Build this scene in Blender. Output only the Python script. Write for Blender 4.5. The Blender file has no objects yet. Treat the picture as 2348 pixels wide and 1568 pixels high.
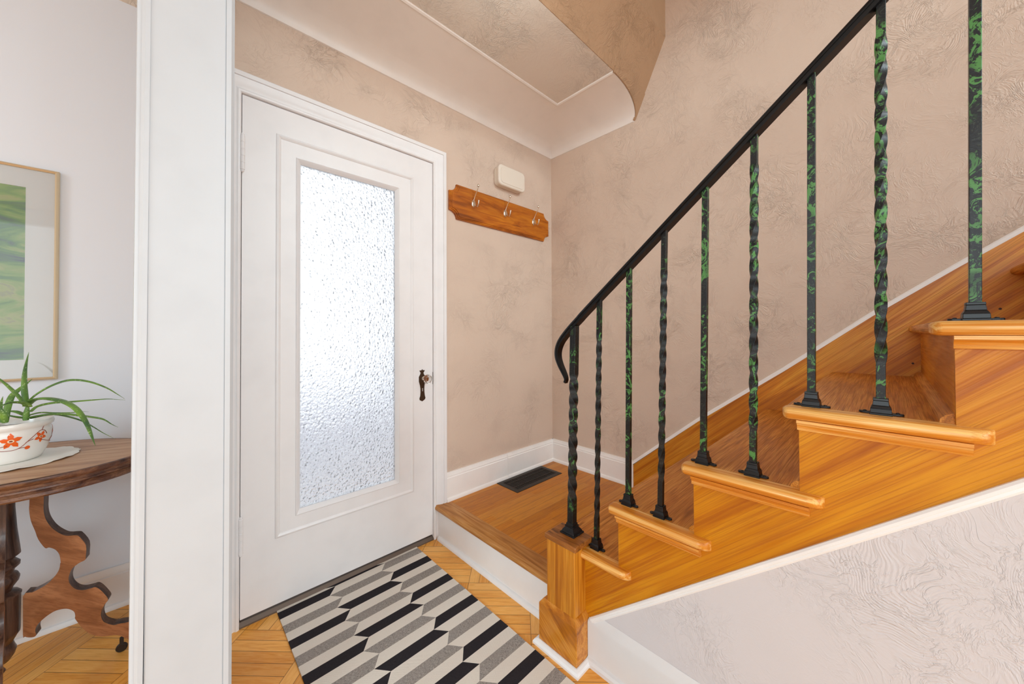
import bpy, math, random
from math import pi, sin, cos, radians, sqrt
from mathutils import Vector, Matrix
random.seed(4)
S = bpy.context.scene
COL = S.collection

# ------------------------------------------------------------------ camera
W_, H_ = 2348.0, 1568.0
yaw, pit, rol, FPX, SY = radians(43.6628), radians(.704), radians(-.2574), 821.14, -33.27
fw = Vector((sin(yaw)*cos(pit), cos(yaw)*cos(pit), sin(pit)))
rt = Vector((cos(yaw), -sin(yaw), 0)); up = rt.cross(fw)
r2 = rt*cos(rol)+up*sin(rol); u2 = up*cos(rol)-rt*sin(rol)
cd = bpy.data.cameras.new('camera'); cam = bpy.data.objects.new('camera', cd); COL.objects.link(cam)
m = Matrix.Identity(4)
for i in range(3):
    m[i][0] = r2[i]; m[i][1] = u2[i]; m[i][2] = -fw[i]
m.translation = (-2.042, -1.7116, 1.1218)
cam.matrix_world = m
cd.sensor_fit = 'HORIZONTAL'; cd.sensor_width = 36.0; cd.lens = 36.0*FPX/W_
cd.shift_y = SY/W_; cd.clip_start = .02
S.camera = cam

# ------------------------------------------------------------------ light
wd = bpy.data.worlds.new('sky'); S.world = wd; wd.use_nodes = True
bg = wd.node_tree.nodes['Background']; bg.inputs[0].default_value = (.88, .95, 1, 1); bg.inputs[1].default_value = 1.9

def area(name, loc, target, sx, sy, power, color, spread=180):
    d = bpy.data.lights.new(name, 'AREA'); d.shape = 'RECTANGLE'; d.size = sx; d.size_y = sy
    d.energy = power; d.color = color; d.spread = radians(spread)
    o = bpy.data.objects.new(name, d); COL.objects.link(o); o.location = loc
    o.rotation_euler = (Vector(target)-Vector(loc)).to_track_quat('-Z', 'Y').to_euler()
    return o
area('window_light', (-6.6, -1.7, 2.7), (-1.2, -1.1, .3), 3.0, 2.0, 165, (.75, .93, 1))
area('back_window_light', (-1.3, -6.2, 3.1), (-1.2, -.4, .1), 3.4, 2.2, 110, (.75, .93, 1))

def bulb(name, loc, power, r, color):
    d = bpy.data.lights.new(name, 'POINT'); d.energy = power; d.shadow_soft_size = r; d.color = color
    o = bpy.data.objects.new(name, d); COL.objects.link(o); o.location = loc
area('stair_fill_light', (-.5, -4.7, 3.3), (-.6, -.2, .35), 1.0, 1.1, 7.5, (.80, .95, 1), 56)  # added fill light for the landing corner, no known window up there
bulb('hall_fill_light', (-1.15, -.9, 2.3), 2.5, .14, (.80, .96, 1))  # added out-of-view fill for the entry, not an actual fixture
S.cycles.diffuse_bounces = 8

S.view_settings.view_transform = 'Standard'; S.view_settings.look = 'None'
S.view_settings.exposure = 0.3; S.view_settings.gamma = 1.0; S.view_settings.use_curve_mapping = False

# ------------------------------------------------------------------ node helpers
def srgb(r, g, b):
    f = lambda c: (c/255/12.92) if c/255 <= .04045 else ((c/255+.055)/1.055)**2.4
    return (f(r), f(g), f(b), 1)

class NT:
    def __init__(s, name):
        s.m = bpy.data.materials.new(name); s.m.use_nodes = True
        s.t = s.m.node_tree; s.b = s.t.nodes['Principled BSDF']; s.out = s.t.nodes['Material Output']
    def n(s, typ, **k):
        nd = s.t.nodes.new(typ)
        for a, v in k.items(): setattr(nd, a, v)
        return nd
    def put(s, sock, v):
        if isinstance(v, bpy.types.NodeSocket): s.t.links.new(v, sock)
        elif v is not None: sock.default_value = v
    def math(s, op, a, b=None, c=None):
        nd = s.n('ShaderNodeMath', operation=op)
        s.put(nd.inputs[0], a); s.put(nd.inputs[1], b); s.put(nd.inputs[2], c)
        return nd.outputs[0]
    def obj(s): return s.n('ShaderNodeTexCoord').outputs['Object']
    def mapp(s, v, rot=(0, 0, 0), sc=(1, 1, 1), loc=(0, 0, 0)):
        a = s.n('ShaderNodeMapping'); s.put(a.inputs[0], v); a.inputs['Rotation'].default_value = rot
        b = s.n('ShaderNodeMapping'); s.put(b.inputs[0], a.outputs[0]); b.inputs['Scale'].default_value = sc
        b.inputs['Location'].default_value = loc
        return b.outputs[0]
    def noise(s, v, scale, detail=3, rough=.5, dist=0, typ=None, out=0, w=None):
        nd = s.n('ShaderNodeTexNoise')
        if w is not None: nd.noise_dimensions = '4D'; s.put(nd.inputs['W'], w)
        if typ: nd.noise_type = typ
        s.put(nd.inputs['Vector'], v); nd.inputs['Scale'].default_value = scale
        nd.inputs['Detail'].default_value = detail; nd.inputs['Roughness'].default_value = rough
        nd.inputs['Distortion'].default_value = dist
        return nd.outputs[out]
    def ramp(s, f, stops, interp='LINEAR'):
        nd = s.n('ShaderNodeValToRGB'); cr = nd.color_ramp; cr.interpolation = interp
        while len(cr.elements) < len(stops): cr.elements.new(.5)
        for e, (p, c) in zip(cr.elements, stops):
            e.position = p; e.color = c if not isinstance(c, (int, float)) else (c, c, c, 1)
        s.put(nd.inputs[0], f); return nd.outputs[0]
    def mix(s, f, a, b, mode='MIX'):
        nd = s.n('ShaderNodeMix', data_type='RGBA', blend_type=mode)
        s.put(nd.inputs[0], f); s.put(nd.inputs[6], a); s.put(nd.inputs[7], b); return nd.outputs[2]
    def xyz(s, v):
        nd = s.n('ShaderNodeSeparateXYZ'); s.put(nd.inputs[0], v); return nd.outputs
    def comb(s, x, y, z):
        nd = s.n('ShaderNodeCombineXYZ')
        for i, q in enumerate((x, y, z)): s.put(nd.inputs[i], q)
        return nd.outputs[0]
    def bump(s, h, strength, dist, prev=None):
        nd = s.n('ShaderNodeBump'); s.put(nd.inputs['Height'], h)
        nd.inputs['Strength'].default_value = strength; nd.inputs['Distance'].default_value = dist
        if prev: s.put(nd.inputs['Normal'], prev)
        return nd.outputs[0]
    def fin(s, col=None, rough=None, metal=None, normal=None, coat=None, spec=None):
        b = s.b
        s.put(b.inputs['Base Color'], col); s.put(b.inputs['Roughness'], rough)
        s.put(b.inputs['Metallic'], metal)
        if normal: s.put(b.inputs['Normal'], normal)
        if coat is not None: b.inputs['Coat Weight'].default_value = coat; b.inputs['Coat Roughness'].default_value = .12
        if spec is not None: b.inputs['Specular IOR Level'].default_value = spec
        return s.m

def plain(name, c, rough=.5, metal=0, **k):
    t = NT(name); return t.fin(c, rough, metal, **k)

def plaster(name, c, amp=1.0, seed=0.0):
    """trowelled plaster: broad smooth areas, patches of short comb ridges and stipple"""
    t = NT(name); v = t.mapp(t.obj(), loc=(seed, seed*.7, seed*.3))
    big = t.noise(v, 3.1, 3, .6)
    warp = t.n('ShaderNodeVectorMath', operation='MULTIPLY_ADD')
    t.put(warp.inputs[0], t.noise(v, 4.2, 2, .5, out=1)); warp.inputs[1].default_value = (.32, .32, .32); t.put(warp.inputs[2], v)
    wv = warp.outputs[0]
    rid = t.math('ABSOLUTE', t.math('SUBTRACT', t.noise(wv, 27, 4, .66, .5), .5))
    rid = t.ramp(rid, [(0, .55), (.02, .25), (.05, 0.0)])
    fine = t.noise(wv, 60, 4, .65, .5)
    fan = t.n('ShaderNodeTexVoronoi', feature='F1'); t.put(fan.inputs['Vector'], wv); fan.inputs['Scale'].default_value = 4.5
    sw = t.math('MULTIPLY', t.math('SINE', t.math('MULTIPLY', fan.outputs['Distance'], 210)), t.ramp(big, [(.5, 0.0), (.64, .17)]))
    mask = t.ramp(big, [(.40, .10), (.62, .85)])
    h = t.math('MULTIPLY', t.math('ADD', t.math('ADD', rid, sw), t.math('MULTIPLY', fine, 1.5)), mask)
    h = t.math('ADD', h, t.math('MULTIPLY', t.noise(v, 95, 3, .6), .10))
    h = t.math('ADD', h, t.math('MULTIPLY', t.noise(v, 5, 2, .5), 1.6))
    nrm = t.bump(h, 1.0, .0012*amp)
    return t.fin(c, .62, 0, nrm, spec=.3)

def paint(name, c, rough=.32, b=.0006, scale=14):
    t = NT(name); v = t.obj()
    h = t.noise(t.mapp(v, sc=(1, 1, .25)), scale, 4, .6)
    col = t.mix(t.ramp(t.noise(v, 9, 3), [(.45, 0.0), (.8, 1.0)]), c, tuple(x*.95 for x in c[:3])+(1,))
    return t.fin(col, rough, 0, t.bump(h, 1, b))

def wood(name, dark, mid, light, rot=(0, 0, 0), stretch=(1, 12, 12), scale=3.0, rough=.3, coat=.35, swirl=1.2, fine=.35, bmp=.0004):
    """grain runs along local X after the rotation (small x scale = long streaks)"""
    t = NT(name); v = t.mapp(t.obj(), rot, stretch)
    a = t.noise(v, scale, 4, .55, swirl)
    base = t.ramp(a, [(.28, dark), (.46, mid), (.6, light), (.78, mid)])
    f = t.noise(t.mapp(t.obj(), rot, tuple(q*(1 if q == min(stretch) else 5) for q in stretch)), scale*2.2, 3, .6)
    col = t.mix(t.ramp(f, [(.38, fine), (.52, 0.0)]), base, dark)
    lo = t.noise(t.obj(), 3.0, 2)
    col = t.mix(t.ramp(lo, [(.35, .35), (.65, 0.0)]), col, dark)
    return t.fin(col, t.ramp(f, [(.3, rough+.15), (.6, rough)]), 0, t.bump(f, 1, bmp), coat=coat*.6, spec=.35)

# ------------------------------------------------------------------ materials
WALLC = srgb(213, 191, 173)
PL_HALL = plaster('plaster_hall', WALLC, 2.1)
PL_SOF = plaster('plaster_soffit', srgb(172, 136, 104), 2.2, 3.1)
PL_LOW = plaster('plaster_living_side', srgb(208, 204, 206), 1.35, 7.7)
PL_CEIL = plaster('plaster_ceiling', srgb(222, 211, 199), 2.2, 5.2)
W_LIV = plain('wall_paint_light_grey', srgb(227, 231, 238), .6)
P_TRIM = paint('white_gloss_paint', srgb(238, 237, 236))
P_TRIM_DIM = paint('partition_white_dimmed', srgb(203, 208, 213), .4)  # trim white darkened in the colour itself, in place of weaker light
P_DOOR = paint('door_paint', srgb(235, 233, 233), .38)
P_CREAM = paint('cream_paint', srgb(234, 226, 219), .4, .0008)
P_BASE = paint('baseboard_paint', srgb(243, 239, 235), .35)
P_BASE_DIM = paint('baseboard_white_dimmed', srgb(219, 216, 215), .4)  # baseboard white with dimmer lighting put into its colour
GAP = plain('dark_gap', srgb(70, 52, 40), .8)
OR_D, OR_M, OR_L = srgb(146, 74, 12), srgb(205, 124, 28), srgb(232, 160, 62)
WD_STR = wood('stringer_wood', srgb(160, 82, 0), srgb(196, 120, 2), srgb(212, 142, 16), (radians(42), 0, 0), (8, .45, 9), 2.8, .4, .12, 1.1, .5)
WD_NOSE = wood('nosing_wood', srgb(190, 108, 22), srgb(220, 142, 44), srgb(248, 200, 120), (0, 0, 0), (22, .7, 22), 3.2, .3, .35, .5, .45)
WD_TREAD = wood('tread_wood', srgb(150, 86, 14), srgb(208, 128, 34), srgb(228, 156, 64), (0, 0, 0), (.8, 13, 10), 3.4, .42, .15, 1.8, .7)
WD_RISER = wood('riser_wood', srgb(156, 84, 2), srgb(206, 122, 12), srgb(222, 144, 30), (0, 0, 0), (.9, 10, 7), 2.2, .4, .2, 1.0, .3)
WD_SKIRT = wood('skirt_wood', srgb(150, 76, 0), srgb(214, 130, 14), srgb(236, 164, 44), (radians(42), 0, 0), (8, .6, 11), 2.6, .42, .1, 1.0, .4)
WD_POST = wood('newel_wood', srgb(150, 80, 6), srgb(206, 128, 22), srgb(230, 158, 50), (0, 0, 0), (14, 14, .7), 3.4, .36, .15, .8, .6)
WD_BLOCK = wood('newel_base_wood', srgb(142, 76, 8), srgb(198, 120, 24), srgb(224, 152, 58), (radians(-35), 0, 0), (8, 1, 8), 3.4, .3, .4, 1.1, .3)
WD_CAP = wood('newel_cap_wood', srgb(90, 48, 14), srgb(152, 88, 28), srgb(182, 114, 50), (0, 0, 0), (10, 2, 10), 4, .35, .4, 1, .5)
WD_RACK = wood('rack_wood', srgb(120, 56, 2), srgb(184, 98, 6), srgb(208, 124, 20), (0, 0, 0), (1.1, 8, 8), 3.2, .3, .3, 1.0, .2)
WD_TABLE = wood('table_top_wood', srgb(150, 108, 74), srgb(188, 144, 106), srgb(204, 164, 126), (0, 0, radians(22)), (1, 9, 9), 4, .42, .2, .5, .3)
WD_RIM = wood('table_rim_wood', srgb(48, 26, 18), srgb(100, 62, 44), srgb(142, 98, 70), (0, 0, radians(22)), (1, 6, 9), 5, .3, .4, .6, .4)
WD_LEG = wood('table_leg_wood', srgb(104, 62, 38), srgb(152, 98, 62), srgb(180, 122, 82), (0, radians(-35), 0), (1.2, 7, 7), 3.4, .35, .3, .7, .3)
WD_COL = wood('table_column_wood', srgb(40, 24, 18), srgb(84, 56, 44), srgb(118, 84, 66), (0, 0, 0), (9, 9, 1.2), 5, .32, .4, .7, .3)

def parquet():
    t = NT('parquet_oak'); x, y, z = t.xyz(t.obj())
    k = 1/sqrt(2)
    u = t.math('MULTIPLY', t.math('ADD', x, y), k); w = t.math('MULTIPLY', t.math('SUBTRACT', x, y), k)
    U = t.math('DIVIDE', t.math('ADD', u, 1.31), .268); V = t.math('DIVIDE', t.math('ADD', w, 1.82), .27)
    iU = t.math('FLOOR', U); iV = t.math('FLOOR', V)
    par = t.math('FLOORED_MODULO', t.math('ADD', iU, iV), 2.0)       # 1: strips run along w
    lerp = lambda a, b: t.math('ADD', t.math('MULTIPLY', a, par), t.math('MULTIPLY', b, t.math('SUBTRACT', 1.0, par)))
    acr = t.math('MULTIPLY', lerp(U, V), 6.0); alo = lerp(w, u)
    st = t.math('FLOOR', acr); fr = t.math('FRACT', acr)
    wn = t.n('ShaderNodeTexWhiteNoise', noise_dimensions='3D'); t.put(wn.inputs['Vector'], t.comb(iU, iV, t.math('ADD', st, t.math('MULTIPLY', par, 100.0))))
    rnd = wn.outputs['Value']
    gv = t.comb(t.math('MULTIPLY', alo, 3.0), t.math('MULTIPLY', acr, 1.3), t.math('MULTIPLY', rnd, 37.0))
    g = t.noise(gv, 3.2, 5, .62, .8)
    col = t.ramp(g, [(.25, srgb(190, 112, 20)), (.42, srgb(234, 160, 60)), (.58, srgb(250, 190, 100)), (.8, srgb(232, 156, 54))])
    tone = t.ramp(rnd, [(0, srgb(216, 136, 36)), (.35, srgb(246, 172, 76)), (.7, srgb(254, 200, 118)), (1, srgb(234, 152, 48))])
    col = t.mix(.5, col, tone)
    lo = t.ramp(t.noise(t.obj(), 4.0, 3), [(.35, .32), (.6, 0.0)])
    col = t.mix(lo, col, srgb(176, 104, 36))
    e1 = t.math('LESS_THAN', t.math('MINIMUM', fr, t.math('SUBTRACT', 1.0, fr)), .022)
    fa = t.math('FRACT', lerp(V, U)); e2 = t.math('LESS_THAN', t.math('MINIMUM', fa, t.math('SUBTRACT', 1.0, fa)), .0035)
    e = t.math('MAXIMUM', e1, e2)
    col = t.mix(t.math('MULTIPLY', e, .75), col, srgb(84, 46, 16))
    gr = t.noise(gv, 22, 3, .6)
    nrm = t.bump(t.math('SUBTRACT', t.math('MULTIPLY', gr, .25), e), 1, .0007)
    return t.fin(col, t.ramp(g, [(.3, .42), (.7, .3)]), 0, nrm, coat=.1, spec=.35)
PARQ = parquet()

def boards():
    t = NT('platform_oak'); x, y, z = t.xyz(t.obj())
    acr = t.math('DIVIDE', t.math('ADD', y, .04), .0478); st = t.math('FLOOR', acr); fr = t.math('FRACT', acr)
    wn = t.n('ShaderNodeTexWhiteNoise', noise_dimensions='1D'); t.put(wn.inputs['W'], st)
    ln = t.math('DIVIDE', t.math('ADD', x, t.math('MULTIPLY', wn.outputs['Value'], 2.0)), .62)
    wn2 = t.n('ShaderNodeTexWhiteNoise', noise_dimensions='2D'); t.put(wn2.inputs['Vector'], t.comb(st, t.math('FLOOR', ln), 0.0))
    rnd = wn2.outputs['Value']
    gv = t.comb(t.math('MULTIPLY', x, 2.6), t.math('MULTIPLY', acr, 1.4), t.math('MULTIPLY', rnd, 31.0))
    g = t.noise(gv, 3.0, 5, .62, 1.0)
    col = t.ramp(g, [(.25, srgb(130, 72, 0)), (.45, srgb(188, 106, 0)), (.6, srgb(208, 130, 8)), (.8, srgb(172, 100, 2))])
    tone = t.ramp(rnd, [(0, srgb(146, 88, 14)), (.5, srgb(192, 116, 2)), (1, srgb(202, 140, 50))])
    col = t.mix(.5, col, tone)
    e = t.math('LESS_THAN', t.math('MINIMUM', fr, t.math('SUBTRACT', 1.0, fr)), .02)
    col = t.mix(t.math('MULTIPLY', e, .55), col, srgb(70, 36, 10))
    return t.fin(col, .38, 0, t.bump(g, 1, .0004), coat=.1, spec=.3)
BOARDS = boards()
WD_BORDER = wood('platform_border_wood', srgb(140, 84, 26), srgb(186, 122, 50), srgb(206, 148, 80), (0, 0, 0), (14, 1, 8), 3.4, .34, .25, .9, .5)

def iron(name, green):
    t = NT(name); v = t.obj()
    p = t.noise(t.mapp(v, sc=(1, 1, .8)), 38, 5, .7, 1.8)
    pm = t.ramp(p, [(.545-green*.02, 0.0), (.575-green*.02, 1.0)])
    z = t.ramp(t.noise(v, 9, 2), [(.50-green*.10, 0.0), (.60-green*.10, 1.0)])
    sp = t.ramp(t.noise(t.mapp(v, (.5, .6, .2)), 90, 4, .7, 2.5), [(.57, 0.0), (.63, .45)])
    col = t.mix(t.math('MULTIPLY', pm, z), srgb(16, 15, 16), srgb(76, 132, 66))
    col = t.mix(t.math('MULTIPLY', sp, .5), col, srgb(100, 116, 98))
    return t.fin(col, .4, 0, t.bump(p, 1, .0006), spec=.38)
IRON = iron('painted_wrought_iron_green_speckle', 1.0)
IRON_D = iron('painted_wrought_iron_dark', .1)
IRON_RAIL = plain('black_handrail_paint', srgb(13, 12, 13), .36, 0, spec=.28)
IRON_BASE = plain('black_cast_iron', srgb(17, 17, 19), .38, 0, spec=.4)
VENT_M = plain('dark_bronze_metal', srgb(44, 33, 25), .45, .3)
CHROME = plain('polished_nickel', srgb(225, 215, 200), .12, 1)
BRONZE = plain('aged_bronze', srgb(74, 54, 38), .45, .6)
GOLD = plain('brushed_champagne_metal', srgb(222, 202, 168), .35, .6)
PLAST = plain('ivory_plastic', srgb(228, 217, 202), .45)
SILL = plain('worn_metal_threshold', srgb(112, 98, 88), .45, .5)
SOIL = plain('soil', srgb(70, 55, 42), .9)
WAX = plain('caster_metal', srgb(58, 52, 48), .35, .6)
MAT_W = plain('mount_board', srgb(238, 238, 236), .6)

def glass_mat():
    t = NT('pebbled_glass'); v = t.obj()
    vo = t.n('ShaderNodeTexVoronoi', feature='SMOOTH_F1'); t.put(vo.inputs['Vector'], t.mapp(v, sc=(1, .2, .75))); vo.inputs['Scale'].default_value = 120
    h = t.math('ADD', vo.outputs['Distance'], t.math('MULTIPLY', t.noise(v, 90, 3), .8))
    nrm = t.bump(h, 1, .0085)
    g = t.n('ShaderNodeBsdfRefraction'); g.inputs['IOR'].default_value = 1.42; g.inputs['Roughness'].default_value = .05
    t.put(g.inputs['Normal'], nrm)
    gl = t.n('ShaderNodeBsdfGlossy'); gl.inputs['Roughness'].default_value = .15; t.put(gl.inputs['Normal'], nrm)
    tl = t.n('ShaderNodeBsdfTranslucent'); tl.inputs[0].default_value = (.70, .71, .74, 1); t.put(tl.inputs['Normal'], nrm)
    m0 = t.n('ShaderNodeMixShader'); m0.inputs[0].default_value = .32; t.put(m0.inputs[1], g.outputs[0]); t.put(m0.inputs[2], tl.outputs[0])
    mx = t.n('ShaderNodeMixShader'); mx.inputs[0].default_value = .04
    t.put(mx.inputs[1], m0.outputs[0]); t.put(mx.inputs[2], gl.outputs[0]); t.put(t.out.inputs[0], mx.outputs[0])
    return t.m
GLASS = glass_mat()
def clear(name, rough=0.0, ior=1.5):
    t = NT(name); t.b.inputs['Transmission Weight'].default_value = 1; t.b.inputs['IOR'].default_value = ior
    return t.fin(srgb(250, 250, 250), rough)
CRYSTAL = clear('cut_glass', .02)
def picglass():
    t = NT('picture_glass'); tr = t.n('ShaderNodeBsdfTransparent'); gl = t.n('ShaderNodeBsdfGlossy'); gl.inputs['Roughness'].default_value = .02
    fr = t.n('ShaderNodeFresnel'); mx = t.n('ShaderNodeMixShader'); t.put(mx.inputs[0], fr.outputs[0])
    t.put(mx.inputs[1], tr.outputs[0]); t.put(mx.inputs[2], gl.outputs[0]); t.put(t.out.inputs[0], mx.outputs[0]); return t.m
PGLASS = picglass()
def printmat():
    t = NT('watercolour_print'); v = t.obj(); x, y, z = t.xyz(v)
    b = t.noise(t.mapp(v, sc=(1, 1, 2.6)), 4.5, 4, .6, 1.2)
    col = t.ramp(b, [(.3, srgb(80, 90, 118)), (.42, srgb(104, 150, 92)), (.5, srgb(142, 178, 100)), (.6, srgb(176, 186, 122)), (.72, srgb(130, 124, 140))])
    return t.fin(t.mix(.1, col, srgb(235, 238, 232)), .6)
PRINT = printmat()
def rugmat(name, c, c2, amt):
    t = NT(name); v = t.obj()
    wv = t.noise(t.mapp(v, sc=(1, 7, 1)), 150, 3, .75)
    f = t.ramp(wv, [(.5-amt, 0.0), (.5+amt, 1.0)])
    col = t.mix(f, c, c2)
    x, y, z = t.xyz(v)
    wx = t.math('MULTIPLY', t.math('SINE', t.math('MULTIPLY', x, 2400)), t.math('SINE', t.math('MULTIPLY', y, 2400)))
    return t.fin(col, .95, 0, t.bump(t.math('ADD', t.math('MULTIPLY', wx, .3), wv), 1, .0012), spec=.1)
RUG_B = rugmat('rug_black_yarn', srgb(34, 31, 34), srgb(62, 58, 62), .3)
RUG_C = rugmat('rug_cream_yarn', srgb(230, 221, 208), srgb(244, 237, 226), .3)
RUG_G = rugmat('rug_grey_yarn', srgb(112, 106, 102), srgb(196, 188, 180), .12)
def leafmat():
    t = NT('aloe_leaf'); v = t.obj()
    c = t.ramp(t.noise(v, 14, 2), [(.35, srgb(66, 104, 58)), (.65, srgb(118, 158, 62))])
    sp = t.ramp(t.noise(t.mapp(v, sc=(1, 1, 1)), 210, 2, .5), [(.62, 0.0), (.68, .7)])
    return t.fin(t.mix(sp, c, srgb(190, 214, 150)), .4, spec=.5)
LEAF = leafmat()
GLAZE = NT('white_glaze').fin(srgb(240, 236, 230), .22, coat=.3)
ORANGE = plain('orange_glaze', srgb(238, 98, 22), .3)
BROWNG = plain('brown_glaze', srgb(150, 72, 40), .3)
YELG = plain('flower_centre_glaze', srgb(250, 225, 190), .3)
LACE = plain('white_cotton_lace', srgb(236, 234, 228), .9)

# ------------------------------------------------------------------ mesh helpers
class MB:
    def __init__(s): s.v = []; s.f = []; s.mi = []
    def add(s, vs, fs, mi=0):
        o = len(s.v); s.v += [tuple(p) for p in vs]; s.f += [tuple(i+o for i in f) for f in fs]; s.mi += [mi]*len(fs); return s
    def box(s, x0, x1, y0, y1, z0, z1, mi=0):
        x0, x1 = sorted((x0, x1)); y0, y1 = sorted((y0, y1)); z0, z1 = sorted((z0, z1))
        vs = [(x, y, z) for x in (x0, x1) for y in (y0, y1) for z in (z0, z1)]
        return s.add(vs, [(0, 1, 3, 2), (4, 6, 7, 5), (0, 4, 5, 1), (2, 3, 7, 6), (0, 2, 6, 4), (1, 5, 7, 3)], mi)
    def prism(s, poly, fn, d0, d1, mi=0):
        """polygon (list of 2D) extruded between depth d0 and d1; fn(a,b,d) -> xyz"""
        n = len(poly); vs = [fn(a, b, d0) for a, b in poly]+[fn(a, b, d1) for a, b in poly]
        fs = [tuple(range(n))[::-1], tuple(range(n, 2*n))]+[(i, (i+1) % n, n+(i+1) % n, n+i) for i in range(n)]
        return s.add(vs, fs, mi)
    def sweep(s, path, prof, fn, closed=False, scales=None, mi=0):
        """mitred sweep: path 2D; prof list of (offset to the left of travel, depth); fn(p2, depth)"""
        n = len(path); m_ = len(prof); vs = []
        for i in range(n):
            p = Vector(path[i])
            a = Vector(path[i-1]) if (i > 0 or closed) else None
            b = Vector(path[(i+1) % n]) if (i < n-1 or closed) else None
            d1 = (p-a).normalized() if a is not None else (b-p).normalized()
            d2 = (b-p).normalized() if b is not None else d1
            n1 = Vector((-d1.y, d1.x)); n2 = Vector((-d2.y, d2.x)); mm = (n1+n2).normalized()
            mm = mm/max(.2, mm.dot(n1)); sc = scales[i] if scales else 1
            for (o, d) in prof: q = p+mm*o*sc; vs.append(fn((q.x, q.y), d*sc))
        fs = []
        for i in range(n if closed else n-1):
            j = (i+1) % n
            for k in range(m_):
                l = (k+1) % m_; fs.append((i*m_+k, i*m_+l, j*m_+l, j*m_+k))
        if not closed: fs += [tuple(range(m_)), tuple(range((n-1)*m_, n*m_))[::-1]]
        return s.add(vs, fs, mi)
    def tube(s, pts, rad, seg=10, mi=0, flat=1.0, upv=None, cap=True):
        pts = [Vector(p) for p in pts]; n = len(pts)
        if isinstance(rad, (int, float)): rad = [rad]*n
        vs = []; side = None
        for i, p in enumerate(pts):
            t = (pts[min(n-1, i+1)]-pts[max(0, i-1)]).normalized()
            if side is None:
                a = Vector(upv) if upv else (Vector((0, 0, 1)) if abs(t.z) < .9 else Vector((1, 0, 0)))
                side = t.cross(a).normalized()
            else: side = (side-t*side.dot(t)).normalized()
            w = side.cross(t)
            for k in range(seg):
                an = 2*pi*k/seg; vs.append(p+side*cos(an)*rad[i]+w*sin(an)*rad[i]*flat)
        fs = [(i*seg+k, i*seg+(k+1) % seg, (i+1)*seg+(k+1) % seg, (i+1)*seg+k) for i in range(n-1) for k in range(seg)]
        if cap: fs += [tuple(range(seg))[::-1], tuple(range((n-1)*seg, n*seg))]
        return s.add(vs, fs, mi)
    def lathe(s, prof, c, seg=32, mi=0, axis='z', sx=1, sy=1):
        vs = []
        for (r, h) in prof:
            for k in range(seg):
                a = 2*pi*k/seg; p = (r*cos(a)*sx, r*sin(a)*sy, h)
                if axis == 'y': p = (p[0], h, p[1])
                vs.append((c[0]+p[0], c[1]+p[1], c[2]+p[2]))
        n = len(prof)
        fs = [(i*seg+k, i*seg+(k+1) % seg, (i+1)*seg+(k+1) % seg, (i+1)*seg+k) for i in range(n-1) for k in range(seg)]
        fs += [tuple(range(seg))[::-1], tuple(range((n-1)*seg, n*seg))]
        return s.add(vs, fs, mi)
    def ball(s, c, r, sx=1, sy=1, sz=1, mi=0, seg=14):
        pr = [(max(1e-4, sin(pi*i/8))*r, -cos(pi*i/8)*r*sz) for i in range(9)]
        return s.lathe(pr, c, seg, mi, sx=sx, sy=sy)
    def build(s, name, mats, parent=None, bevel=0, segs=2, smooth=None, sub=0):
        off = Vector(parent['_o']) if parent is not None else Vector((0, 0, 0))
        me = bpy.data.meshes.new(name); me.from_pydata([tuple(Vector(p)-off) for p in s.v], [], s.f); 
        mats = mats if isinstance(mats, (list, tuple)) else [mats]
        for q in mats: me.materials.append(q)
        for p, i in zip(me.polygons, s.mi): p.material_index = i
        me.update()
        import bmesh
        bm = bmesh.new(); bm.from_mesh(me); bmesh.ops.recalc_face_normals(bm, faces=bm.faces); bm.to_mesh(me); bm.free()
        o = bpy.data.objects.new(name, me); COL.objects.link(o)
        if parent is not None:
            o.parent = parent['_obj']
        if bevel:
            b = o.modifiers.new('bevel', 'BEVEL'); b.width = bevel; b.segments = segs; b.limit_method = 'ANGLE'; b.angle_limit = radians(35)
        if sub:
            b = o.modifiers.new('sub', 'SUBSURF'); b.levels = sub; b.render_levels = sub
        if smooth is not None or bevel or sub:
            for p in me.polygons: p.use_smooth = True
            if not sub:
                me.set_sharp_from_angle(angle=radians(smooth or 40))
        return o

class Thing(dict):
    pass
def thing(name, label, cat, loc, group=None, kind=None):
    o = bpy.data.objects.new(name, None); COL.objects.link(o); o.location = loc; o.empty_display_size = .05
    if kind: o['kind'] = kind
    else: o['label'] = label; o['category'] = cat
    if label and kind: o['label'] = label; o['category'] = cat
    if group: o['group'] = group
    return {'_obj': o, '_o': tuple(loc)}
def under(parent_obj, root):           # parent handle for a sub-part (part objects sit at the root's origin)
    return {'_obj': parent_obj, '_o': root['_o']}
def struct(o, label=None, cat=None):
    o['kind'] = 'structure'
    if label: o['label'] = label
    if cat: o['category'] = cat
    return o
def tag(o, label, cat, group=None):
    o['label'] = label; o['category'] = cat
    if group: o['group'] = group
    return o
XZ = lambda y0: (lambda p, d: (p[0], y0-d, p[1]))        # plane facing -y, depth goes to the room
YZ = lambda x0: (lambda p, d: (x0-d, p[0], p[1]))        # plane facing -x

# ------------------------------------------------------------------ levels
HP = .1814; RI = .1914
T = [HP+RI*k for k in range(9)]
YR = [None, -.88, -1.1088, -1.3392, -1.5692, -1.7967, -2.026, -2.255, -2.485]
XS = -1.0

# ------------------------------------------------------------------ shell
f = MB().box(-5, .1, -4.2, .5, -.06, 0); struct(f.build('floor', PARQ), 'honey oak parquet floor laid in diagonal basket-weave blocks', 'floor')
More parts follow.
